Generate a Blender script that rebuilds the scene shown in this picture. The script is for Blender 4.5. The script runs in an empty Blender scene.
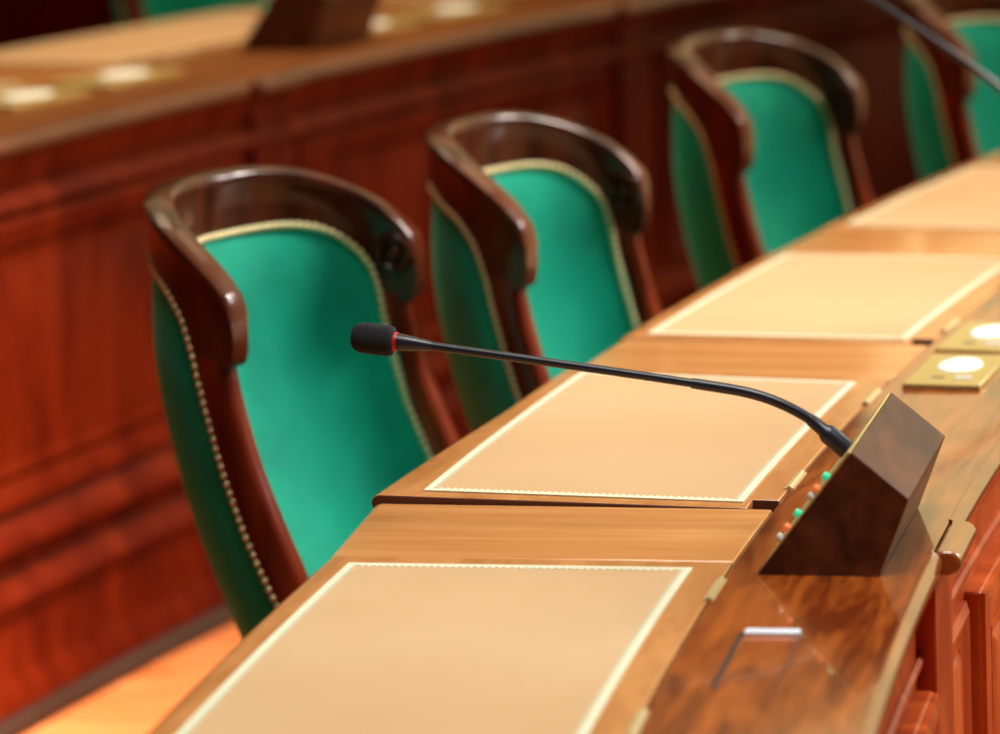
import bpy, bmesh, math, random
from mathutils import Vector, Matrix
random.seed(7)
PI = math.pi
scene = bpy.context.scene
col = scene.collection
# ------------------------------------------------------------------ units
# plan coordinates: o = distance from the chair-side edge of the front desk towards
# the hall's centre, s = distance along the curved row, z = height (floor at FZ)
U = 0.78
FZ = -0.28
XC, YC, R = 14.209882597792621, 0.7207343307735342, 14.863939518580297
def V(o, s, z):
    a = s / R
    return Vector(((XC - (R - o) * math.cos(a)) * U, (YC + (R - o) * math.sin(a)) * U, (z - FZ) * U))
def frame(o, s, z, head=0.0):
    a = s / R
    eo = Vector((math.cos(a), -math.sin(a), 0)); es = Vector((math.sin(a), math.cos(a), 0))
    fx = eo * math.cos(head) + es * math.sin(head)
    return V(o, s, z), math.atan2(fx.y, fx.x)

# ------------------------------------------------------------------ materials
def newmat(name):
    m = bpy.data.materials.new(name); m.use_nodes = True
    nt = m.node_tree; return m, nt, nt.nodes['Principled BSDF']
def N(nt, t, **kw):
    n = nt.nodes.new(t)
    for k, v in kw.items(): setattr(n, k, v)
    return n
def plain(name, c, rough=.4, metal=0, **kw):
    m, nt, b = newmat(name)
    b.inputs['Base Color'].default_value = (*c, 1); b.inputs['Roughness'].default_value = rough
    b.inputs['Metallic'].default_value = metal
    for k, v in kw.items(): b.inputs[k].default_value = v
    return m
def wood(name, dark, light, scale, uv=True, rough=.28, coat=.5, coatr=.1, contrast=(.35, .68), spec=.5, ior=1.5):
    """polished timber: stretched noise along the grain, fine pores over it"""
    m, nt, b = newmat(name); L = nt.links.new
    tc = N(nt, 'ShaderNodeTexCoord'); mp = N(nt, 'ShaderNodeMapping')
    L(tc.outputs['UV' if uv else 'Object'], mp.inputs['Vector'])
    mp.inputs['Scale'].default_value = scale
    n1 = N(nt, 'ShaderNodeTexNoise'); n1.inputs['Scale'].default_value = 1; n1.inputs['Detail'].default_value = 5
    n1.inputs['Distortion'].default_value = .9
    L(mp.outputs[0], n1.inputs['Vector'])
    n2 = N(nt, 'ShaderNodeTexNoise'); n2.inputs['Scale'].default_value = 5; n2.inputs['Detail'].default_value = 3
    L(mp.outputs[0], n2.inputs['Vector'])
    mx = N(nt, 'ShaderNodeMath', operation='MULTIPLY_ADD'); L(n2.outputs[0], mx.inputs[0]); mx.inputs[1].default_value = .35
    L(n1.outputs[0], mx.inputs[2])
    sb = N(nt, 'ShaderNodeMath', operation='SUBTRACT'); L(mx.outputs[0], sb.inputs[0]); sb.inputs[1].default_value = .175
    cr = N(nt, 'ShaderNodeValToRGB'); L(sb.outputs[0], cr.inputs[0])
    cr.color_ramp.elements[0].position = contrast[0]; cr.color_ramp.elements[0].color = (*dark, 1)
    cr.color_ramp.elements[1].position = contrast[1]; cr.color_ramp.elements[1].color = (*light, 1)
    L(cr.outputs[0], b.inputs['Base Color'])
    b.inputs['Roughness'].default_value = rough
    b.inputs['Coat Weight'].default_value = coat; b.inputs['Coat Roughness'].default_value = coatr; b.inputs['Coat IOR'].default_value = ior
    b.inputs['Specular IOR Level'].default_value = spec
    return m
def velvet(name, c):
    m, nt, b = newmat(name); L = nt.links.new
    tc = N(nt, 'ShaderNodeTexCoord'); n = N(nt, 'ShaderNodeTexNoise'); n.inputs['Scale'].default_value = 6; n.inputs['Detail'].default_value = 4
    L(tc.outputs['Object'], n.inputs['Vector'])
    cr = N(nt, 'ShaderNodeValToRGB'); L(n.outputs[0], cr.inputs[0])
    cr.color_ramp.elements[0].position = .3; cr.color_ramp.elements[0].color = (c[0] * .6, c[1] * .6, c[2] * .6, 1)
    cr.color_ramp.elements[1].position = .7; cr.color_ramp.elements[1].color = (c[0], c[1], c[2], 1)
    L(cr.outputs[0], b.inputs['Base Color'])
    b.inputs['Roughness'].default_value = .6; b.inputs['Specular IOR Level'].default_value = .2
    b.inputs['Sheen Weight'].default_value = .45; b.inputs['Sheen Roughness'].default_value = .35
    b.inputs['Sheen Tint'].default_value = (.10, .9, .62, 1)
    return m
def leather(name, a, c):
    m, nt, b = newmat(name); L = nt.links.new
    tc = N(nt, 'ShaderNodeTexCoord'); n = N(nt, 'ShaderNodeTexNoise'); n.inputs['Scale'].default_value = 3; n.inputs['Detail'].default_value = 4
    L(tc.outputs['Object'], n.inputs['Vector'])
    cr = N(nt, 'ShaderNodeValToRGB'); L(n.outputs[0], cr.inputs[0])
    cr.color_ramp.elements[0].position = .3; cr.color_ramp.elements[0].color = (*a, 1)
    cr.color_ramp.elements[1].position = .7; cr.color_ramp.elements[1].color = (*c, 1)
    L(cr.outputs[0], b.inputs['Base Color'])
    v = N(nt, 'ShaderNodeTexVoronoi'); v.inputs['Scale'].default_value = 420; L(tc.outputs['Object'], v.inputs['Vector'])
    bp = N(nt, 'ShaderNodeBump'); bp.inputs['Strength'].default_value = .08; bp.inputs['Distance'].default_value = .001
    L(v.outputs['Distance'], bp.inputs['Height']); L(bp.outputs[0], b.inputs['Normal'])
    b.inputs['Roughness'].default_value = .5; b.inputs['Specular IOR Level'].default_value = .2
    return m
DK, LT = (.17, .045, .012), (.48, .165, .05)
M = dict(
    top_s=wood('mahogany_top_lengthwise', (.18, .027, .004), (.58, .135, .017), (22, 2.6, 1), True, .22, 1.0, .06, (.36, .66), ior=1.75),
    top_o=wood('mahogany_top_crosswise', (.62, .24, .065), (.84, .40, .14), (1.6, 22, 1), True, .25, .5, .1, (.25, .8)),
    lid=wood('mahogany_lid_frame', (.48, .18, .045), (.74, .33, .11), (16, 4, 1), True, .25, .5, .1, (.25, .8)),
    edge_rear_shaded=wood('mahogany_rear_edge_shaded', (.10, .022, .008), (.20, .05, .016), (20, 3, 1), True, .3, .4, .1),  # darker copy of the nosing wood; weaker light at the rear painted in
    top_rear_shaded=wood('mahogany_rear_top_shaded', (.22, .07, .016), (.40, .14, .035), (20, 3, 1), True, .3, .4, .1),  # ledge wood darkened, dimmer rear lighting put into the colour
    edge=wood('mahogany_edge', (.22, .05, .010), (.42, .12, .025), (20, 3, 1), True, .2, 1.0, .06, ior=1.7),
    fascia=wood('mahogany_fascia', (.42, .052, .007), (.70, .135, .020), (3, 12, 2.2), False, .4, .06, .2, spec=.15),
    fascia_rear_shaded=wood('mahogany_rear_fascia_shaded', (.085, .0045, .0006), (.18, .017, .0022), (3, 8, 2.2), False, .5, .03, .2, spec=.06),  # fascia wood with the rear row's lower light painted in as darker colour
    chair=wood('mahogany_chair', (.028, .005, .002), (.115, .023, .007), (9, 9, 2.5), False, .28, .32, .07, spec=.15),
    stile=wood('mahogany_stile', (.10, .010, .003), (.25, .036, .010), (14, 14, 2.5), False, .3, .2, .12, spec=.15),
    box=wood('mahogany_console', (.055, .012, .004), (.17, .045, .015), (14, 4, 14), False, .4, .10, .2, spec=.2),
    floor=wood('parquet', (.62, .17, .05), (.80, .27, .10), (3, 14, 1), False, .45, .1, .2, spec=.3),
    wall=wood('wall_timber', (.12, .002, .001), (.17, .003, .001), (2, 8, 1), False, .7, 0, .3, spec=.03),
    end_shade=plain('mahogany_end_shade', (.10, .022, .008), .5),  # shade on the lid's near end faces, painted as a darker colour
    well=plain('dark_well', (.035, .010, .005), .6),
    velvet=velvet('green_velvet', (.001, .40, .26)),
    leather=leather('tan_leather', (.545, .34, .175), (.61, .40, .22)),
    gilt=plain('gilt_tooling', (.74, .74, .55), .42, .05),
    brass=plain('brass', (.66, .52, .28), .4, .5),
    brassplate=plain('satin_brass_plate', (.62, .48, .18), .42, .6),
    stud=plain('brass_studs', (.80, .66, .36), .38, .45),
    black=plain('black_rubber', (.011, .013, .024), .36),
    foam=plain('black_foam', (.008, .007, .011), .95),
    red=plain('red_ring', (.55, .01, .03), .35),
    white=plain('white_button', (.95, .95, .88), .3, 0, **{'Emission Color': (.95, 1, .85, 1), 'Emission Strength': .35}),  # white base with a mild emission
    mark=plain('engraved_mark', (.10, .09, .05), .5),
    green_led=plain('green_button', (.02, .60, .28), .3, 0, **{'Emission Color': (.02, .8, .4, 1), 'Emission Strength': .35}),
    orange_led=plain('orange_button', (.75, .16, .05), .3, 0, **{'Emission Color': (.9, .2, .06, 1), 'Emission Strength': .3}),
    grey_led=plain('grey_button', (.55, .55, .50), .35),
    sky_sheen=plain('painted_sky_sheen', (.80, .88, 1.0), .25),  # bluish-white base colour stands in for reflected sky light on the metal
)

# ------------------------------------------------------------------ mesh helpers
class MB:
    def __init__(self): self.v = []; self.f = []; self.uv = {}
    def add(self, pts, faces, uvs=None):
        n = len(self.v); self.v += [Vector(p) for p in pts]; self.f += [[n + i for i in f] for f in faces]
        if uvs:
            for i, u in enumerate(uvs): self.uv[n + i] = u
    def grid(self, rows, close_u=False, close_v=False, cap=False, uvs=None):
        """rows: list of equal-length point lists"""
        nr, nc = len(rows), len(rows[0]); pts = [p for r in rows for p in r]; fs = []
        for i in range(nr if close_u else nr - 1):
            for j in range(nc if close_v else nc - 1):
                a, b = i * nc + j, i * nc + (j + 1) % nc; c, d = ((i + 1) % nr) * nc + (j + 1) % nc, ((i + 1) % nr) * nc + j
                fs.append([a, b, c, d])
        if cap and close_v and not close_u:
            fs.append(list(range(nc))[::-1]); fs.append([(nr - 1) * nc + j for j in range(nc)])
        self.add(pts, fs, [u for r in uvs for u in r] if uvs else None)
    def build(self, name, mat, parent=None, origin=None, smooth=35, bevel=0, seg=2, subsurf=0, ends=None):
        o0 = Vector(origin) if origin is not None else Vector((0, 0, 0))
        me = bpy.data.meshes.new(name); bm = bmesh.new()
        vs = [bm.verts.new(p - o0) for p in self.v]
        uvl = bm.loops.layers.uv.new('UVMap') if self.uv else None
        for f in self.f:
            try: fc = bm.faces.new([vs[i] for i in f])
            except ValueError: continue
            if uvl:
                for lp, i in zip(fc.loops, f): lp[uvl].uv = self.uv.get(i, (0, 0))
        bmesh.ops.recalc_face_normals(bm, faces=bm.faces); bm.to_mesh(me); bm.free()
        me.materials.append(mat)
        if ends is not None:
            me.materials.append(ends)
            for pl in me.polygons:
                if len(pl.vertices) > 4 and abs(pl.normal.z) < .3: pl.material_index = 1
        if smooth:
            me.polygons.foreach_set('use_smooth', [True] * len(me.polygons))
            me.set_sharp_from_angle(angle=math.radians(smooth))
        ob = bpy.data.objects.new(name, me); col.objects.link(ob)
        if parent is not None: ob.parent = parent
        if bevel:
            b = ob.modifiers.new('bevel', 'BEVEL'); b.width = bevel * U; b.segments = seg; b.limit_method = 'ANGLE'; b.angle_limit = math.radians(40)
        if subsurf:
            sm = ob.modifiers.new('sub', 'SUBSURF'); sm.levels = subsurf; sm.render_levels = subsurf
        return ob
    # swept profile along the row; profile is a closed list of (o, z)
    def sweep(self, prof, s0, s1, step=.08, tilt=None):
        n = max(1, int(math.ceil((s1 - s0) / step))); rows = []; uvs = []
        acc = [0]
        for i in range(1, len(prof)): acc.append(acc[-1] + math.hypot(prof[i][0] - prof[i - 1][0], prof[i][1] - prof[i - 1][1]))
        for i in range(n + 1):
            s = s0 + (s1 - s0) * i / n
            rows.append([V(o, s, z) for o, z in prof]); uvs.append([(o + (z * .7), s) for (o, z) in prof])
        self.grid(rows, close_v=True, cap=True, uvs=uvs)
        return self
    def cbox(self, o0, o1, s0, s1, z0, z1, step=.08):
        return self.sweep([(o0, z0), (o1, z0), (o1, z1), (o0, z1)], s0, s1, step)
    def tube(self, pts, radii, nseg=12, cap=True):
        """pts in world metres"""
        rows = []; n = len(pts)
        t0 = (pts[1] - pts[0]).normalized(); up = Vector((0, 0, 1)) if abs(t0.z) < .9 else Vector((1, 0, 0))
        nx = t0.cross(up).normalized()
        for i in range(n):
            t = (pts[min(i + 1, n - 1)] - pts[max(i - 1, 0)]).normalized()
            nx = (nx - t * nx.dot(t)).normalized(); ny = t.cross(nx)
            rows.append([pts[i] + (nx * math.cos(2 * PI * k / nseg) + ny * math.sin(2 * PI * k / nseg)) * radii[i] for k in range(nseg)])
        self.grid(rows, close_v=True, cap=cap); return self
    def lathe(self, c, axis, prof, nseg=24):
        """prof: list of (radius, height along axis), metres"""
        axis = axis.normalized(); ref = Vector((0, 0, 1)) if abs(axis.z) < .9 else Vector((1, 0, 0))
        nx = axis.cross(ref).normalized(); ny = axis.cross(nx)
        rows = [[c + axis * h + (nx * math.cos(2 * PI * k / nseg) + ny * math.sin(2 * PI * k / nseg)) * max(r, 1e-5) for k in range(nseg)] for r, h in prof]
        self.grid(rows, close_v=True, cap=True); return self
    def dome(self, c, n, r, h, nseg=8):
        self.lathe(c, n, [(r, 0), (r * .88, h * .5), (r * .5, h * .88), (r * .05, h)], nseg); return self

def empty(name, loc, rz=0, label=None, cat=None, group=None):
    e = bpy.data.objects.new(name, None); e.empty_display_size = .1; col.objects.link(e)
    e.location = loc; e.rotation_euler = (0, 0, rz)
    tag(e, label, cat, group); return e
def tag(o, label=None, cat=None, group=None, kind=None):
    if label: o['label'] = label
    if cat: o['category'] = cat
    if group: o['group'] = group
    if kind: o['kind'] = kind
    return o
def children(o): return [c for c in bpy.data.objects if c.parent is o]
def copy_tree(o, parent=None):
    c = o.copy(); col.objects.link(c)
    if parent is not None: c.parent = parent
    for ch in children(o): copy_tree(ch, c)
    return c

# ------------------------------------------------------------------ the setting
m = MB()
FL = FZ
m.cbox(-6.2, 6.0, -3.0, 14.0, FL - .12, FL, .5)
tag(m.build('floor', M['floor']), kind='structure')
m = MB(); m.cbox(-6.2, -1.74, 2.0, 14.0, FL, FL + .17, .3)
tag(m.build('floor_rear', M['floor']), kind='structure')
m = MB(); m.cbox(-6.3, -6.2, 0.0, 14.0, FL, 5.0, .3)
tag(m.build('wall_rear', M['wall']), kind='structure')

# ------------------------------------------------------------------ desk rows
def nose_profile(oi, of, z, t=.03, under=.02):
    """bullnose strip from oi to of, top at z; half-round front and a cove below"""
    r = t / 2; P = [(oi, z - t), (oi, z)]
    for k in range(9):
        a = PI / 2 - PI * k / 8; P.append((of - r + r * math.cos(a), z - r + r * math.sin(a)))
    return P
def lid_outline(o0, o1, s0, s1, notch_o, notch_s):
    return o0, o1, s0, s1, notch_o, notch_s

def make_lid(desk, org, zt, ob, oh, s0, s1, pad, lift=0.0, k=1.0, over=0.0):
    """hinged writing lid: ob chair-side edge, oh hinge line; pad = (o0,o1,s0,s1)"""
    th = .023
    def Z(o, z): return z + lift * max(0, (oh - o)) / (oh - ob)
    r = th / 2; obn = ob
    # cross profile: bullnose at the chair side, square at the hinge
    nos = []
    for i in range(7):
        a = PI / 2 + PI * i / 6; nos.append((obn + r + r * math.cos(a), zt - r + r * math.sin(a)))
    nos_top = nos; no = oh - .035 * k; ns = s0 + .05 * k
    m = MB()
    n1 = 14
    def ring(oend, s):
        g = over * max(0, 1 - 1.6 * (s - s0) / (s1 - s0))
        P = [(oend, zt - th), (oend, zt)] + [(pad[1] , zt), (pad[0], zt)] + [(o - g, z) for o, z in nos_top]
        return P
    ss = [s0, ns] + [ns + (s1 - ns) * i / n1 for i in range(1, n1 + 1)]
    rows = []; uvs = []
    for i, s in enumerate([s0, ns]):
        P = ring(no, s); P[2] = (min(pad[1], no - .002), zt)
        rows.append([V(o, s, Z(o, z)) for o, z in P]); uvs.append([(o, s) for o, z in P])
    m.grid(rows, close_v=True, cap=True, uvs=uvs)
    rows = []; uvs = []
    for s in ss[1:]:
        P = ring(oh - .0015, s)
        rows.append([V(o, s, Z(o, z)) for o, z in P]); uvs.append([(o, s) for o, z in P])
    m.grid(rows, close_v=True, cap=True, uvs=uvs)
    lid = m.build('lid', M['lid'], desk, org, bevel=.002, seg=2, ends=M['end_shade'])
    # leather pad
    m = MB(); n = 12
    def slab(m, a0, a1, b0, b1, z0, z1, n=1):
        rows = []
        for i in range(n + 1):
            s = b0 + (b1 - b0) * i / n
            rows.append([V(o, s, Z(o, z)) for o, z in ((a0, z0), (a1, z0), (a1, z1), (a0, z1))])
        m.grid(rows, close_v=True, cap=True)
    slab(m, pad[0], pad[1], pad[2], pad[3], zt - .001, zt + .0012, n)
    m.build('leather_pad', M['leather'], lid, org, bevel=.0006, seg=1)
    # gilt tooled border: a plain fillet with a row of small teeth on its inner side
    m = MB(); w = .0095 * k; za, zb = zt + .0011, zt + .0019
    slab(m, pad[0], pad[0] + w, pad[2], pad[3], za, zb, n); slab(m, pad[1] - w, pad[1], pad[2], pad[3], za, zb, n)
    slab(m, pad[0] + w, pad[1] - w, pad[2], pad[2] + w * 1.2, za, zb); slab(m, pad[0] + w, pad[1] - w, pad[3] - w * 1.2, pad[3], za, zb)
    t = .0045 * k; g = .0090 * k
    q = pad[2] + w + g
    while q < pad[3] - w - g:
        slab(m, pad[0] + w, pad[0] + w + t, q, q + t, za, zb); slab(m, pad[1] - w - t, pad[1] - w, q, q + t, za, zb); q += g
    q = pad[0] + w + g
    while q < pad[1] - w - g:
        slab(m, q, q + t, pad[2] + w * 1.2, pad[2] + w * 1.2 + t * 1.3, za, zb); slab(m, q, q + t, pad[3] - w * 1.2 - t * 1.3, pad[3] - w * 1.2, za, zb); q += g
    m.build('gilt_border', M['gilt'], lid, org, smooth=0)
    # two hinges on the hinge line
    for h0 in (s0 + .115 * k, s1 - .19 * k):
        m = MB(); hl = .10 * k
        m.cbox(oh - .006, oh + .006, h0, h0 + hl, zt - .006, zt + .0015, .2)
        m.tube([V(oh, h0, zt + .001), V(oh, h0 + hl, zt + .001)], [.0035 * U * k] * 2, 10)
        m.build('hinge', M['brass'], lid, org)
    return lid

def panel(m, of, s0, s1, z0, z1, out, bev):
    """raised-and-fielded panel standing proud of a fascia plane at o = of"""
    def rect(o, i): return [V(o, s0 + i, z0 + i), V(o, s1 - i, z0 + i), V(o, s1 - i, z1 - i), V(o, s0 + i, z1 - i)]
    rows = [rect(of - .004, 0), rect(of + out * .55, 0), rect(of + out * .55, bev * .25), rect(of + out * .2, bev * .5), rect(of + out, bev)]
    m.grid(rows, close_v=True, cap=True)

def frame_mould(m, of, s0, s1, z0, z1, w, out):
    """mitred bolection moulding running round a panel"""
    prof = [(0, -.004), (0, out * .5), (w * .25, out), (w * .5, out * .8), (w * .7, out * .45), (w, out * .3), (w, -.004)]
    rows = []
    for (si, zi, ds, dz) in ((s0, z0, 1, 1), (s1, z0, -1, 1), (s1, z1, -1, -1), (s0, z1, 1, -1)):
        rows.append([V(of + h, si + ds * d, zi + dz * d) for d, h in prof])
    m.grid(rows, close_u=True, close_v=True)

# ---- front row -----------------------------------------------------
T = .76
org = V(.36, 5.4, FZ)
desk = empty('curved_desk', org, 0, 'curved mahogany front desk with tan leather writing lids, in front of the green chairs', 'desk')
LF, PIT, LL = 3.5596, 1.15345, .79368
S0, S1 = 2.3, 9.6
lids = []
for k in range(6):
    f = LF + k * PIT; n = f - LL
    lids.append((n - (.038 if k == 1 else .035), f + .038, n - (.010 if k == 1 else 0), f))
OB, OH = .0, .504
for k, (a, b, n, f) in enumerate(lids):
    ld = make_lid(desk, org, T, OB, OH, a, b, (.0375, .4605, n, f), lift=(.0105 if k == 1 else (.002 if k == 2 else 0)), over=(.026 if k == 1 else .002))
    if k == 1: ld['label'] = 'writing lid standing slightly ajar'
# cross rails between the lids
ed = [S0] + [x for l in lids for x in (l[0], l[1])] + [S1]
for i in range(2, len(ed), 2):
    if ed[i + 1 if i + 1 < len(ed) else i] - ed[i] <= 0: continue
    m = MB(); th = .03; r = th / 2
    P = [(OH - .0012, T - th), (OH - .0012, T)]
    for q in range(7):
        a = PI / 2 + PI * q / 6; P.append((r + r * math.cos(a), T - r + r * math.sin(a)))
    sk = .022 if abs(ed[i] - lids[0][1]) < .01 else 0     # this rail's chair-side edge runs out to meet the next lid
    sa, sb = ed[i] + .0018, ed[i + 1] - .0018; nn = max(2, int((sb - sa) / .1)); rows = []; uvs = []
    for q in range(nn + 1):
        f = q / nn; s = sa + (sb - sa) * f
        rows.append([V(o - ((.003 + sk * f if sk else 0) if o < .1 else 0), s, z) for o, z in P]); uvs.append([(o, s) for o, z in P])
    m.grid(rows, close_v=True, cap=True, uvs=uvs)
    m.build('cross_rail', M['top_o'], desk, org, bevel=.0022)
# front ledge and its nosing
m = MB(); m.cbox(OH + .0012, .7325, S0, S1, T - .03, T); m.build('front_ledge', M['top_s'], desk, org, bevel=.002)
PB = (3.665, 3.835)      # projecting block
for a, b, of in ((S0, PB[0] - .0012, .745), (PB[0], PB[1], .766), (PB[1] + .0012, S1, .747)):
    m = MB(); m.sweep(nose_profile(.7345, of, T, .03), a, b); m.build('nosing', M['edge'], desk, org, bevel=.004 if of > .76 else .0015, seg=3)
# body: well under the lids, fascia behind the nosing
m = MB()
m.cbox(.045, .69, S0, S1, .60, .722)
m.build('lid_well', M['well'], desk, org)
m = MB(); m.cbox(.68, .715, S0, S1, FZ, T - .03); m.build('fascia_board', M['fascia'], desk, org)
m = MB()
m.sweep([(.712, .73), (.712, .690), (.720, .690), (.722, .700), (.730, .712), (.736, .73)], S0, S1); m.build('cornice_moulding', M['fascia'], desk, org)
m = MB()
m.sweep([(.712, .642), (.712, .626), (.719, .626), (.723, .631), (.723, .637), (.719, .642)], S0, S1); m.build('frieze_bead', M['fascia'], desk, org)
m = MB(); m.cbox(.712, .735, S0, S1, FZ, FZ + .12); m.build('plinth', M['fascia'], desk, org, bevel=.004)
for k in range(-1, 5):
    b0 = k * PIT
    pa, pb = 3.635 + b0, 3.80 + b0
    if pa > S0:
        m = MB(); m.cbox(.712, .738, pa, pb, FZ + .12, .725); m.build('pilaster', M['fascia'], desk, org, bevel=.003)
    # narrow panel beside the pilaster, then the wide projecting one
    a, b = 3.825 + b0, 4.065 + b0
    if a > S0:
        m = MB(); frame_mould(m, .715, a, b, FZ + .17, .60, .045, .012); m.build('panel_moulding', M['fascia'], desk, org)
        m = MB(); panel(m, .715, a + .045, b - .045, FZ + .215, .555, .008, .02); m.build('panel_field', M['fascia'], desk, org)
    a, b = 4.09 + b0, 4.76 + b0
    if a > S0 - 1:
        a = max(a, S0 + .02)
        m = MB(); m.cbox(.712, .737, a, b, FZ + .12, .605); m.build('panel_block', M['fascia'], desk, org, bevel=.004)
        m = MB(); frame_mould(m, .737, a + .004, b - .004, FZ + .14, .603, .05, .010); m.build('panel_moulding', M['fascia'], desk, org)
        m = MB(); panel(m, .737, a + .06, b - .06, FZ + .20, .545, .010, .03); m.build('panel_field', M['fascia'], desk, org)
# gable supports under the desk
for k in range(6):
    c = (lids[k][1] + (lids[k + 1][0] if k < 5 else lids[k][1] + .3)) / 2
    m = MB(); m.cbox(.10, .68, c - .03, c + .03, FZ, .60); m.build('gable_support', M['fascia'], desk, org, bevel=.004)
# little flush flap in the ledge nearest the camera
m = MB(); m.cbox(.560, .5665, 3.035, 3.268, T - .001, T + .0008, .3)
m.cbox(.6285, .6300, 3.035, 3.268, T - .001, T + .0006, .3)
m.build('flap_groove', M['well'], desk, org)
m = MB(); m.sweep([(.567, T), (.628, T), (.628, T + .004), (.567, T + .004)], 3.256, 3.274); m.build('flap_pull', M['sky_sheen'], desk, org, bevel=.001)

# ---- rear row ------------------------------------------------------
T2 = .93
org2 = V(-2.2, 8.5, FZ)
desk2 = empty('curved_desk', org2, 0, 'out of focus mahogany rear desk behind the chairs, with panelled dark red front', 'desk')
R0, R1 = 4.0, 13.0
NF, NB, OH2, OB2 = -1.68, -1.72, -2.18, -2.79
P2, L2 = 1.42, 1.16
lid2 = [(7.20 + k * P2, 7.20 + k * P2 + L2) for k in range(-2, 4)]
for a, b in lid2:
    make_lid(desk2, org2, T2, OB2, OH2, a, b, (OB2 + .05, OH2 - .06, a + .05, b - .05), k=1.3)
e2 = [R0] + [x for l in lid2 for x in l] + [R1]
for i in range(0, len(e2), 2):
    m = MB(); th = .035; r = th / 2
    P = [(OH2 - .0015, T2 - th), (OH2 - .0015, T2)]
    for q in range(7):
        a = PI / 2 + PI * q / 6; P.append((OB2 + r + r * math.cos(a), T2 - r + r * math.sin(a)))
    m.sweep(P, e2[i] + .002, e2[i + 1] - .002, .1); m.build('cross_rail', M['top_o'], desk2, org2, bevel=.002)
m = MB(); m.cbox(OH2 + .0015, NB - .001, R0, R1, T2 - .035, T2); m.build('front_ledge', M['top_rear_shaded'], desk2, org2, bevel=.002)
PB2 = [(7.0, 7.18), (8.62, 8.80), (10.25, 10.43)]
cuts = [R0] + [x for p in PB2 for x in p] + [R1]
for i in range(len(cuts) - 1):
    of = NF + (.022 if i % 2 else 0)
    m = MB(); m.sweep(nose_profile(NB, of, T2, .04), cuts[i] + .001, cuts[i + 1] - .001); m.build('nosing', M['edge_rear_shaded'], desk2, org2, bevel=.004 if i % 2 else .0015, seg=3)
F2 = -1.715
m = MB(); m.cbox(F2 - .03, F2, R0, R1, FZ, T2 - .04); m.build('fascia_board', M['fascia_rear_shaded'], desk2, org2)
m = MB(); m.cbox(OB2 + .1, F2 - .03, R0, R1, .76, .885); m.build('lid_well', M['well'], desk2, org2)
m = MB(); m.sweep([(F2 - .003, .89), (F2 - .003, .83), (F2 + .008, .83), (F2 + .010, .845), (F2 + .02, .865), (F2 + .026, .89)], R0, R1); m.build('cornice_moulding', M['fascia_rear_shaded'], desk2, org2)
m = MB(); m.sweep([(F2 - .003, .815), (F2 - .003, .77), (F2 + .020, .772), (F2 + .030, .782), (F2 + .028, .793), (F2 + .010, .815)], R0, R1); m.build('frieze_bead', M['fascia_rear_shaded'], desk2, org2)
m = MB(); m.sweep([(F2 - .003, .165), (F2 - .003, .075), (F2 + .030, .080), (F2 + .040, .095), (F2 + .038, .110), (F2 + .022, .135), (F2 + .006, .165)], R0, R1); m.build('dado_moulding', M['fascia_rear_shaded'], desk2, org2)
m = MB(); m.sweep([(F2 - .003, .04), (F2 - .003, -.24), (F2 + .045, -.24), (F2 + .045, -.205), (F2 + .030, -.18), (F2 + .026, -.16), (F2 + .026, -.03), (F2 + .040, -.025), (F2 + .042, -.010), (F2 + .022, .022), (F2 + .006, .04)], R0, R1); m.build('plinth', M['fascia_rear_shaded'], desk2, org2)
m = MB(); m.sweep([(F2 - .003, -.238), (F2 - .003, FZ), (F2 + .068, FZ), (F2 + .068, -.255), (F2 + .055, -.238)], R0, R1); m.build('base_shadow_strip', M['well'], desk2, org2)  # added dark strip, stands in for the shadow line at the base
for a, b in [(5.40, 5.56)] + PB2 + [(11.9, 12.1)]:
    m = MB(); m.cbox(F2 - .003, F2 + .02, a + .01, b - .01, .05, .88); m.build('pilaster', M['fascia_rear_shaded'], desk2, org2, bevel=.004)
bays = [(4.05, 5.40), (5.56, 7.0), (7.18, 8.62), (8.80, 10.25), (10.43, 11.9)]
for a, b in bays:
    h = (a + b) / 2
    for x0, x1 in ((a + .03, b - .03),):
        m = MB(); frame_mould(m, F2, x0, x1, .17, .765, .06, .016); m.build('panel_moulding', M['fascia_rear_shaded'], desk2, org2)
        m = MB(); panel(m, F2, x0 + .07, x1 - .07, .24, .695, .012, .05); m.build('panel_field', M['fascia_rear_shaded'], desk2, org2)
for s in (4.4, 7.05, 9.9, 12.6):
    m = MB(); m.cbox(OB2 + .15, F2 - .03, s - .03, s + .03, FZ + .17, .76); m.build('gable_support', M['fascia_rear_shaded'], desk2, org2, bevel=.004)

# ------------------------------------------------------------------ chairs (chair-local units: x forward, y across, z from floor)
CW, CD = .328, .291
def rec(z):
    d = max(0, .80 - z); return .10 * d + .43 * d * d
def upt(t, d, z):
    """point on the tub: t plan angle (rad), d outward offset, z height; |t| past a right angle runs straight on forward"""
    tt = max(-PI / 2, min(PI / 2, t)); x = CD * (1 - math.cos(tt)); y = CW * math.sin(tt)
    n = Vector((-math.cos(tt) / CD, math.sin(tt) / CW)).normalized()
    ex = (abs(t) - abs(tt)) * CD
    return Vector(((x + n.x * d + ex + rec(z)) * U, (y + n.y * d) * U, (z - FZ) * U))
def lerp(tab, x):
    if x <= tab[0][0]: return tab[0][1]
    for (a, b), (c, d) in zip(tab, tab[1:]):
        if x <= c:
            f = (x - a) / (c - a); return b + (d - b) * f
    return tab[-1][1]
ZBO = [(.0, .962), (.058, .959), (.092, .942), (.131, .922), (.165, .888), (.177, .860), (.188, .831), (.194, .818), (.4, .818)]
ZBI = [(.0, .958), (.055, .957), (.08, .953), (.105, .945), (.127, .933), (.149, .917), (.168, .899), (.187, .872), (.197, .838), (.203, .818), (.4, .818)]
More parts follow.
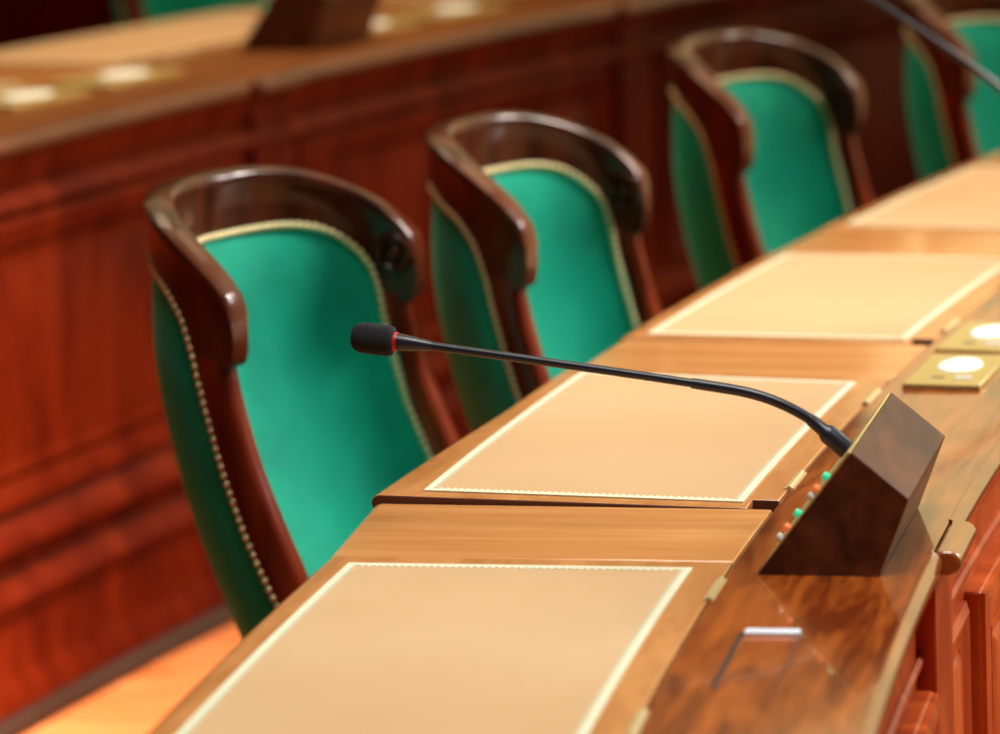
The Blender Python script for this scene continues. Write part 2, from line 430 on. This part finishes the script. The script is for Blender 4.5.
ZTP = [(.0, 1.056), (.03, 1.054), (.06, 1.048), (.095, 1.036), (.13, 1.021), (.165, 1.003), (.205, .979), (.235, .956), (.25, .942), (.262, .926), (.4, .926)]
def xu(t): return CD * (1 - math.cos(min(abs(t), PI / 2))) + max(0, abs(t) - PI / 2) * CD
def make_chair():
    root = empty('tub_chair', (0, 0, 0))
    # crest rail, wings and scrolled ends in one timber
    m = MB(); rows = []
    NT = 56; TE = math.acos(1 - .257 / CD); cols = [(-TE + 2 * TE * i / NT, 0) for i in range(NT + 1)]
    ext = [(math.sin(e * PI / 10), e) for e in (1, 2, 3, 4)]
    cols = [(-(TE + .052 * a), e) for a, e in ext[::-1]] + cols + [(TE + .052 * a, e) for a, e in ext]
    for t, e in cols:
        x = xu(t); zt = lerp(ZTP, x)
        zbo, zbi = lerp(ZBO, x), lerp(ZBI, x)
        if e:
            c = math.cos(e * PI / 10); mid = .870
            zt = mid + (.932 - mid) * c; zbo = zbi = mid - (mid - .818) * c
        else: c = 1
        # scroll ends swell a little
        sw = .004 * math.exp(-((x - .24) / .05) ** 2)
        k = min(1, (zt - max(zbo, zbi)) / .06) * (.5 + .5 * c)
        do, di = -.004 + sw * .3, -.042 - sw
        ring = [(do, zbo), (do, (zbo + zt - .034 * k) / 2), (do, zt - .034 * k), (do + .004 * k, zt - .022 * k), (do + .006 * k, zt - .012 * k), (do + .003 * k, zt - .003 * k), (do - .006, zt),
                ((do + di) / 2, zt + .0005), (di + .007, zt - .001), (di - .001 * k, zt - .005 * k), (di - .004 * k, zt - .013 * k), (di - .003 * k, zt - .024 * k), (di, zt - .034 * k), (di, (zbi + zt - .034 * k) / 2), (di, zbi)]
        rows.append([upt(t, d, z) for d, z in ring])
    m.grid(rows, close_v=True, cap=True)
    m.build('crest_rail', M['chair'], root, smooth=50)
    # upholstered tub back: inside and outside velvet
    m = MB(); rows = []; tm = math.acos(1 - .236 / CD); NT = 44; z0 = .30
    for i in range(NT + 1):
        t = -tm + 2 * tm * i / NT; x = xu(t); x2 = x if x < .19 else .19
        zo, zi = lerp(ZBO, x2) + .012, lerp(ZBI, x2) + .012
        ring = []
        for j in range(13):
            z = z0 + (zo - z0) * j / 12; e = min(1, (1 - abs(t) / tm) * 4) * min(1, (zo - z) / .12)
            ring.append((-.012 + .010 * math.sqrt(max(0, e)), z))
        for j in range(13):
            z = zi + (z0 - zi) * j / 12; e = min(1, (1 - abs(t) / tm) * 2.2) * min(1, max(0, (zi - z)) / .16)
            ring.append((-.040 - .020 * math.sqrt(max(0, e)), z))
        rows.append([upt(t, d, z) for d, z in ring])
    m.grid(rows, close_v=True, cap=True)
    m.build('back_upholstery', M['velvet'], root, smooth=60)
    # sweeping stiles
    for sg in (-1, 1):
        m = MB(); rows = []
        for j in range(23):
            z = .832 - (.832 - .16) * j / 22
            xa = lerp([(.16, .270), (.42, .236), (.486, .227), (.567, .216), (.661, .207), (.784, .196), (.9, .190)], z)
            xb = lerp([(.16, .2905), (.515, .2890), (.60, .276), (.666, .265), (.80, .250), (.9, .244)], z)
            ta, te = math.acos(1 - xa / CD), math.acos(1 - xb / CD)
            rg = [(ta, -.004), ((ta * 2 + te) / 3, -.002), ((ta + te * 2) / 3, -.002), (te - .03, -.003), (te, -.009), (te + .006, -.024), (te, -.038), (te - .04, -.044), ((ta + te * 2) / 3, -.046), ((ta * 2 + te) / 3, -.046), (ta, -.045)]
            rows.append([upt(sg * t, d, z) for t, d in rg])
        m.grid(rows, close_v=True, cap=True); m.build('stile', M['stile'], root, smooth=50)
    # carved rosettes on the inner faces of the scrolls
    for sg in (-1, 1):
        t = sg * math.acos(1 - .228 / CD); c = upt(t, -.046, .895); n = (upt(t, -.06, .895) - upt(t, -.05, .895)).normalized()
        m = MB(); prof = [(.0345, -.006), (.0345, .002), (.031, .008), (.026, .0095), (.021, .008), (.018, .002), (.015, .000), (.0135, .004), (.010, .0085), (.005, .010), (.0005, .0105)]
        m.lathe(c, n, [(r * U, h * U) for r, h in prof], 28); m.build('rosette', M['chair'], root, smooth=60)
    # brass studs
    def studs(path, r, gap=2.0):
        P = [path[0]]; 
        m = MB(); acc = 0; sp = r * gap * U
        for a, b in zip(path, path[1:]):
            pa, pb = a[0], b[0]; L = (pb - pa).length; d = sp - acc
            while d <= L:
                f = d / L; p = pa.lerp(pb, f); n = a[1].lerp(b[1], f).normalized(); m.dome(p, n, r * U, r * .8 * U, 7); d += sp
            acc = (acc + L) % sp if L else acc
        return m
    def mk(ts, zf, d):
        out = []
        for t, z in zip(ts, zf):
            p = upt(t, d, z); q = upt(t, d + (.01 if d > -.02 else -.01), z); out.append((p, (q - p).normalized()))
        return out
    TI = lambda x: math.acos(max(-1, min(1, 1 - x / CD)))
    # inner arch
    xs = [.240, .228, .213, .206, .203, .20, .196]; zs = [.44, .55, .65, .74, .79, .818, .840]
    xs2 = [.185, .178, .168, .158, .148, .138, .128, .118, .105, .09, .075, .06, .045, .03, .015, .004]
    ts = [TI(x) for x in xs + xs2]; zz = zs + [lerp(ZBI, x) - .002 for x in xs2]
    half = mk(ts, zz, -.047); full = half + mk([0], [.957], -.047) + mk([-t for t in ts[::-1]], zz[::-1], -.047)
    studs(full, .0070, 2.05).build('inner_stud_trim', M['stud'], root, smooth=60)
    # outer edges
    xo = [.240, .228, .217, .209, .197, .187, .176, .164, .148, .131, .112, .092, .075]; zo = [.40, .486, .567, .661, .784, .831, .860, .888, .906, .922, .933, .942, .951]
    xo2 = [.058, .045, .03, .015, .004]
    ts = [TI(x) for x in xo + xo2]; zz = zo + [.957, .959, .960, .960, .960]
    half = mk(ts, zz, -.004); full = half + mk([0], [.960], -.004) + mk([-t for t in ts[::-1]], zz[::-1], -.004)
    studs(full, .0060, 2.35).build('outer_stud_trim', M['stud'], root, smooth=60)
    # seat, rails and legs
    def cl(x, y, z): return Vector((x * U, y * U, (z - FZ) * U))
    m = MB(); rows = []
    outl = [(.20, -.25), (.60, -.29), (.63, -.25), (.64, 0), (.63, .25), (.60, .29), (.20, .25), (.17, 0)]
    for ins, z in ((0, .215), (-.006, .235), (-.006, .27), (.012, .292), (.06, .303), (.16, .308)):
        rows.append([cl(.41 + (x - .41) * (1 - ins / .25), y * (1 - ins / .28), z) for x, y in outl])
    m.grid(rows, close_v=True, cap=True); m.build('seat', M['velvet'], root, smooth=60)
    m = MB(); rows = []
    for g, z in ((1.0, .135), (1.02, .15), (1.02, .205), (1.0, .216)):
        rows.append([cl(.41 + (x - .41) * g, y * g, z) for x, y in outl])
    m.grid(rows, close_v=True, cap=True); m.build('seat_rail', M['stile'], root, bevel=.003)
    for fx, sy in ((.58, -1), (.58, 1), (.24, -1), (.24, 1)):
        m = MB(); pts = []; rad = []
        for j in range(9):
            f = j / 8; z = .15 - (.15 - FZ) * f
            x = fx + (.04 * f * f if fx > .4 else -.13 * f ** 1.8); pts.append(cl(x, sy * (.245 - .0 * f), z)); rad.append((.026 - .010 * f) * U)
        m.tube(pts, rad, 10); m.build('leg', M['stile'], root, smooth=60)
    return root
chair0 = make_chair()
CH = [(-.646, 4.798, -.119, 0, 'green velvet tub chair nearest the camera, behind the microphone head'),
      (-.455, 5.465, .001, 0, 'second green velvet tub chair from the camera, behind the microphone stem'),
      (-.517, 6.81, -.026, 0, 'third green velvet tub chair from the camera, standing clear of its neighbours'),
      (-.47, 7.98, -.03, 0, 'green velvet tub chair cut by the right edge, crossed by a blurred microphone stem'),
      (-3.44, 8.75, -.10, .17, 'blurred green velvet chair behind the rear desk, at the top left')]
for i, (o, s, h, dz, lab) in enumerate(CH):
    c = chair0 if i == 0 else copy_tree(chair0)
    p, rz = frame(o, s, FZ + dz, h); c.location = p; c.rotation_euler = (0, 0, rz)
    tag(c, lab, 'chair', 'green velvet tub chairs')

# ------------------------------------------------------------------ microphone consoles
def smooth_path(P, n=10):
    out = []
    Q = [P[0] * 2 - P[1]] + P + [P[-1] * 2 - P[-2]]
    for i in range(1, len(Q) - 2):
        a, b, c, d = Q[i - 1:i + 3]
        for k in range(n):
            f = k / n; out.append(.5 * ((2 * b) + (c - a) * f + (2 * a - 5 * b + 4 * c - d) * f * f + (3 * b - a - 3 * c + d) * f ** 3))
    out.append(P[-1]); return out
def make_console(zb, sc, o_a, s0, length, label, group, stem=None, simple=False):
    """wedge box: sloping button panel on the chair side, flat sloping lid on the other"""
    org = V(o_a + .07 * sc, s0 + length / 2, zb)
    root = empty('microphone_console', org, 0, label, 'microphone', group)
    P = [(0, 0), (.144, 0), (.180, .093), (.114, .148)]
    prof = [(o_a + x * sc, zb + z * sc) for x, z in P]
    m = MB(); m.sweep(prof, s0, s0 + length, 1); m.build('housing', M['box'], root, org, bevel=.0015)
    # brass button panel let into the chair-side slope
    nx, nz = -.148, .114; L = math.hypot(nx, nz); nx /= L; nz /= L
    def sl(f, h): return (o_a + .114 * f * sc + nx * h, zb + .148 * f * sc + nz * h)
    m = MB(); q = [sl(.02, -.001), sl(.985, -.001), sl(.985, .0022), sl(.02, .0022)]
    m.sweep(q, s0 + .002, s0 + length - .002, 1); m.build('button_panel', M['brassplate'], root, org)
    def pt(f, h, s): o, z = sl(f, h); return V(o, s, z)
    for f, mt in ((.76, 'green_led'), (.66, 'orange_led'), (.60, 'grey_led'), (.46, 'green_led'), (.345, 'orange_led'), (.265, 'grey_led')):
        a, b = pt(f, .0, s0 + .014), pt(f, .0125, s0 + .014)
        m = MB(); m.lathe(a, b - a, [(.0052 * U * sc, 0), (.0052 * U * sc, .007 * U * sc), (.0040 * U * sc, .0095 * U * sc)], 14)
        m.build('button', M[mt], root, org, smooth=50)
    if stem:
        W = [V(*p) for p in stem]
        path = smooth_path(W[:6], 10)
        # flexible gooseneck then thin rigid tube
        n = len(path); n1 = 30
        m = MB(); m.tube(path[4:n1 + 1], [.0068 * U] * (n1 + 1 - 4), 12); g = m.build('gooseneck', M['black'], root, org, smooth=60)
        m = MB(); m.tube(path[n1 - 1:], [.0055 * U] * (n - n1 + 1), 12); m.build('stem', M['black'], root, org, smooth=60)
        d = (W[1] - W[0]).normalized(); Lc = (W[1] - W[0]).length
        m = MB(); m.lathe(W[0] - d * .01, d, [(.0125 * U, 0), (.0125 * U, .01 + Lc * .55), (.0115 * U, .01 + Lc * .6), (.0085 * U, .01 + Lc * .68), (.0080 * U, .01 + Lc * .95), (.0055 * U, .01 + Lc * 1.12)], 18)
        m.build('collar', M['black'], root, org, smooth=40)
        a, b, c = W[5], W[6], W[7]; d = (c - a).normalized(); Lb = (b - a).length; Lc = (c - a).length
        m = MB(); m.lathe(a, d, [(.0042 * U, -.003), (.0062 * U, .001), (.0105 * U, Lb * .8), (.0110 * U, Lb)], 18); h = m.build('capsule_sleeve', M['black'], root, org, smooth=50)
        m = MB(); m.lathe(a + d * Lb, d, [(.0118 * U, -.001), (.0122 * U, .0022), (.0118 * U, .0045)], 18); m.build('light_ring', M['red'], root, org, smooth=50)
        r = .0195 * U; L = Lc - Lb; x0 = Lb + .002
        pr = [(.009 * U, x0), (r * .72, x0 + .0005), (r * .92, x0 + .002), (r, x0 + .007)] + [(r * 1.0, x0 + L * .55), (r * .97, x0 + L * .75)]
        for k in range(1, 7): pr.append((r * .97 * math.cos(k * PI / 12) ** .8, x0 + L * .75 + (L * .25) * math.sin(k * PI / 12)))
        m = MB(); m.lathe(a, d, pr, 28); f = m.build('foam_windscreen', M['foam'], root, org, smooth=60)
    return root
ST = 3.75
stem1 = [(.6235, ST, .8625), (.576, ST, .903), (.515, ST, .9315), (.431, ST, .947), (.266, ST, .9705), (.1035, ST, .9925), (.0585, ST, 1.0015), (.002, ST, 1.0045)]
make_console(T, 1.0, .541, 3.535, .365, 'dark wooden wedge console with slim black gooseneck microphone, in focus on the front desk', 'microphone consoles', stem1)
S2 = 5.90
stem2 = [(.6235, S2, .8625), (.565, S2, .942), (.432, S2, 1.060), (.325, S2, 1.138), (.217, S2, 1.209), (.12, S2, 1.261), (.08, S2, 1.281), (.03, S2, 1.301)]
make_console(T, 1.0, .541, 5.685, .365, 'blurred gooseneck microphone whose grey stem crosses the top right corner', 'microphone consoles', stem2)
make_console(T2, 1.45, -2.08, 7.52, .25, 'blurred dark wedge console on the rear desk, at the top edge', 'microphone consoles')

# ------------------------------------------------------------------ brass button plates
def make_plate(o0, o1, s0, s1, z, label, group, k=1.0):
    org = V((o0 + o1) / 2, (s0 + s1) / 2, z)
    root = empty('button_plate', org, 0, label, 'button plate', group)
    m = MB(); m.cbox(o0, o1, s0, s1, z, z + .008, .2); m.build('plate', M['brassplate'], root, org, bevel=.0015)
    oc, sc_ = o0 + (o1 - o0) * .52, s0 + (s1 - s0) * .60
    m = MB(); rows = []
    ro, rs = (o1 - o0) * .275, (s1 - s0) * .22
    for f, h in ((1, .007), (1, .010), (.93, .0115), (.5, .0118), (.02, .0118)):
        rows.append([V(oc + ro * f * math.cos(2 * PI * q / 32), sc_ + rs * f * math.sin(2 * PI * q / 32), z + h) for q in range(32)])
    m.grid(rows, close_v=True, cap=True); m.build('push_button', M['white'], root, org, smooth=40)
    m = MB(); w = o1 - o0; h = s1 - s0
    m.cbox(o0 + w * .30, o0 + w * .46, s0 + h * .20, s0 + h * .235, z + .0075, z + .0088, 1)
    m.build('engraved_line', M['mark'], root, org, smooth=0)
    m = MB(); m.cbox(o0 + w * .60, o0 + w * .68, s0 + h * .16, s0 + h * .27, z + .0075, z + .0088, 1); m.cbox(o0 + w * .70, o0 + w * .80, s0 + h * .16, s0 + h * .27, z + .0075, z + .0090, 1)
    m.build('indicator', M['grey_led'], root, org, smooth=0)
    return root
make_plate(.535, .650, 4.680, 4.925, T, 'brass plate with white oval button, just beyond the front microphone console', 'brass button plates')
make_plate(.529, .644, 4.962, 5.207, T, 'brass plate with white oval button, cut by the right edge beyond the nearer one', 'brass button plates')
for s, lab in ((6.63, 'blurred brass button plate on the rear desk, leftmost, cut by the picture edge'), (6.99, 'blurred brass button plate on the rear desk, left of the console'),
               (7.98, 'blurred brass button plate on the rear desk, just right of the console'), (8.36, 'blurred brass button plate on the rear desk, furthest right')):
    make_plate(-2.13, -1.95, s - .15, s + .13, T2, lab, 'brass button plates')

# ------------------------------------------------------------------ light
w = bpy.data.worlds.new('hall'); scene.world = w; w.use_nodes = True; nt = w.node_tree; Lk = nt.links.new
bg = nt.nodes['Background']
tc = N(nt, 'ShaderNodeTexCoord')
def dotramp(vec, stops):
    d = N(nt, 'ShaderNodeVectorMath', operation='DOT_PRODUCT'); Lk(tc.outputs['Generated'], d.inputs[0]); d.inputs[1].default_value = Vector(vec).normalized()
    mr = N(nt, 'ShaderNodeMapRange'); Lk(d.outputs['Value'], mr.inputs['Value']); mr.inputs['From Min'].default_value = -1; mr.inputs['From Max'].default_value = 1
    cr = N(nt, 'ShaderNodeValToRGB'); Lk(mr.outputs[0], cr.inputs[0]); e = cr.color_ramp.elements
    while len(e) < len(stops): e.new(.5)
    for el, (p, c) in zip(e, stops): el.position = p; el.color = (*c, 1)
    return cr
A = dotramp((.40, .85, .30), [(0, (.006, .002, .001)), (.5, (.012, .005, .003)), (.72, (.10, .07, .028)), (.88, (.66, .54, .25)), (1, (.78, .64, .30))])
Lk(A.outputs[0], bg.inputs['Color']); bg.inputs['Strength'].default_value = 1.0
def area(name, loc, tgt, sx, sy, power, c):
    l = bpy.data.lights.new(name, 'AREA'); l.shape = 'RECTANGLE'; l.size = sx; l.size_y = sy; l.energy = power; l.color = c
    o = bpy.data.objects.new(name, l); col.objects.link(o); o.location = loc
    o.rotation_euler = (Vector(tgt) - Vector(loc)).to_track_quat('-Z', 'Y').to_euler(); return o
def spread(l, deg): l.data.spread = math.radians(deg)
spread(area('skylight', (.35, 2.6, 4.2), (.0, 2.9, .8), 1.4, 1.4, 20, (.97, .95, .90)), 62)
spread(area('fascia_base_fill', V(-.60, 4.3, 3.3), V(-1.66, 5.8, -.10), .3, .3, 11, (1, .82, .60)), 34)  # added light with no visible fitting, brightens the rear fascia's foot
spread(area('far_skylight', (1.0, 7.0, 4.2), (.8, 6.6, .8), 1.4, 2.4, 15, (1, .66, .40)), 100)
for o_, s_, pw, c in ((1.7, 4.9, 9.0, (1, .93, .84)), (1.7, 6.1, 7.5, (1, .88, .76)), (1.7, 7.6, 7.5, (1, .82, .66))):
    spread(area('chair_row_fill', V(o_, s_ + 1.5, 2.9), V(-.30, s_ + .1, .72), .40, .40, pw, c), 58)  # invented lamps along the row, added to light chairs and shape fascia falloff
spread(area('rear_desk_fill', V(-2.35, 7.4, 4.2), V(-2.35, 7.4, .9), .8, 2.4, 26, (1, .76, .52)), 100)  # added overhead fill, brightens the rear desk's leather and plates
spread(area('window_light', (3.6, 5.4, 2.6), (.4, 3.4, .5), .35, 1.6, 15, (.88, .92, 1)), 60)

# ------------------------------------------------------------------ camera
cam = bpy.data.cameras.new('camera'); co = bpy.data.objects.new('camera', cam); col.objects.link(co); scene.camera = co
F, HZ, ROLL, CZ = 3600.0, 684.6550939933923, 0.044305253101166654, 1.80
th = math.atan(HZ / F)
X = Vector((1, 0, 0)); UP = Vector((0, math.sin(th), math.cos(th))); FW = Vector((0, math.cos(th), -math.sin(th)))
rx = X * math.cos(ROLL) - UP * math.sin(ROLL); uy = X * math.sin(ROLL) + UP * math.cos(ROLL)
mat = Matrix((rx, uy, -FW)).transposed().to_4x4(); mat.translation = Vector((0, 0, (CZ - FZ) * U)); co.matrix_world = mat
cam.sensor_fit = 'HORIZONTAL'; cam.sensor_width = 36; cam.lens = F / 1000 * 36; cam.clip_start = .05
cam.dof.use_dof = True; cam.dof.focus_distance = (V(.1, 3.80, .80) - mat.translation).dot(FW)
cam.dof.aperture_fstop = cam.lens / 1000 / .037
scene.view_settings.view_transform = 'Standard'; scene.view_settings.look = 'None'
scene.view_settings.exposure = 0; scene.view_settings.gamma = 1; scene.view_settings.use_curve_mapping = False
scene.cycles.use_denoising = True
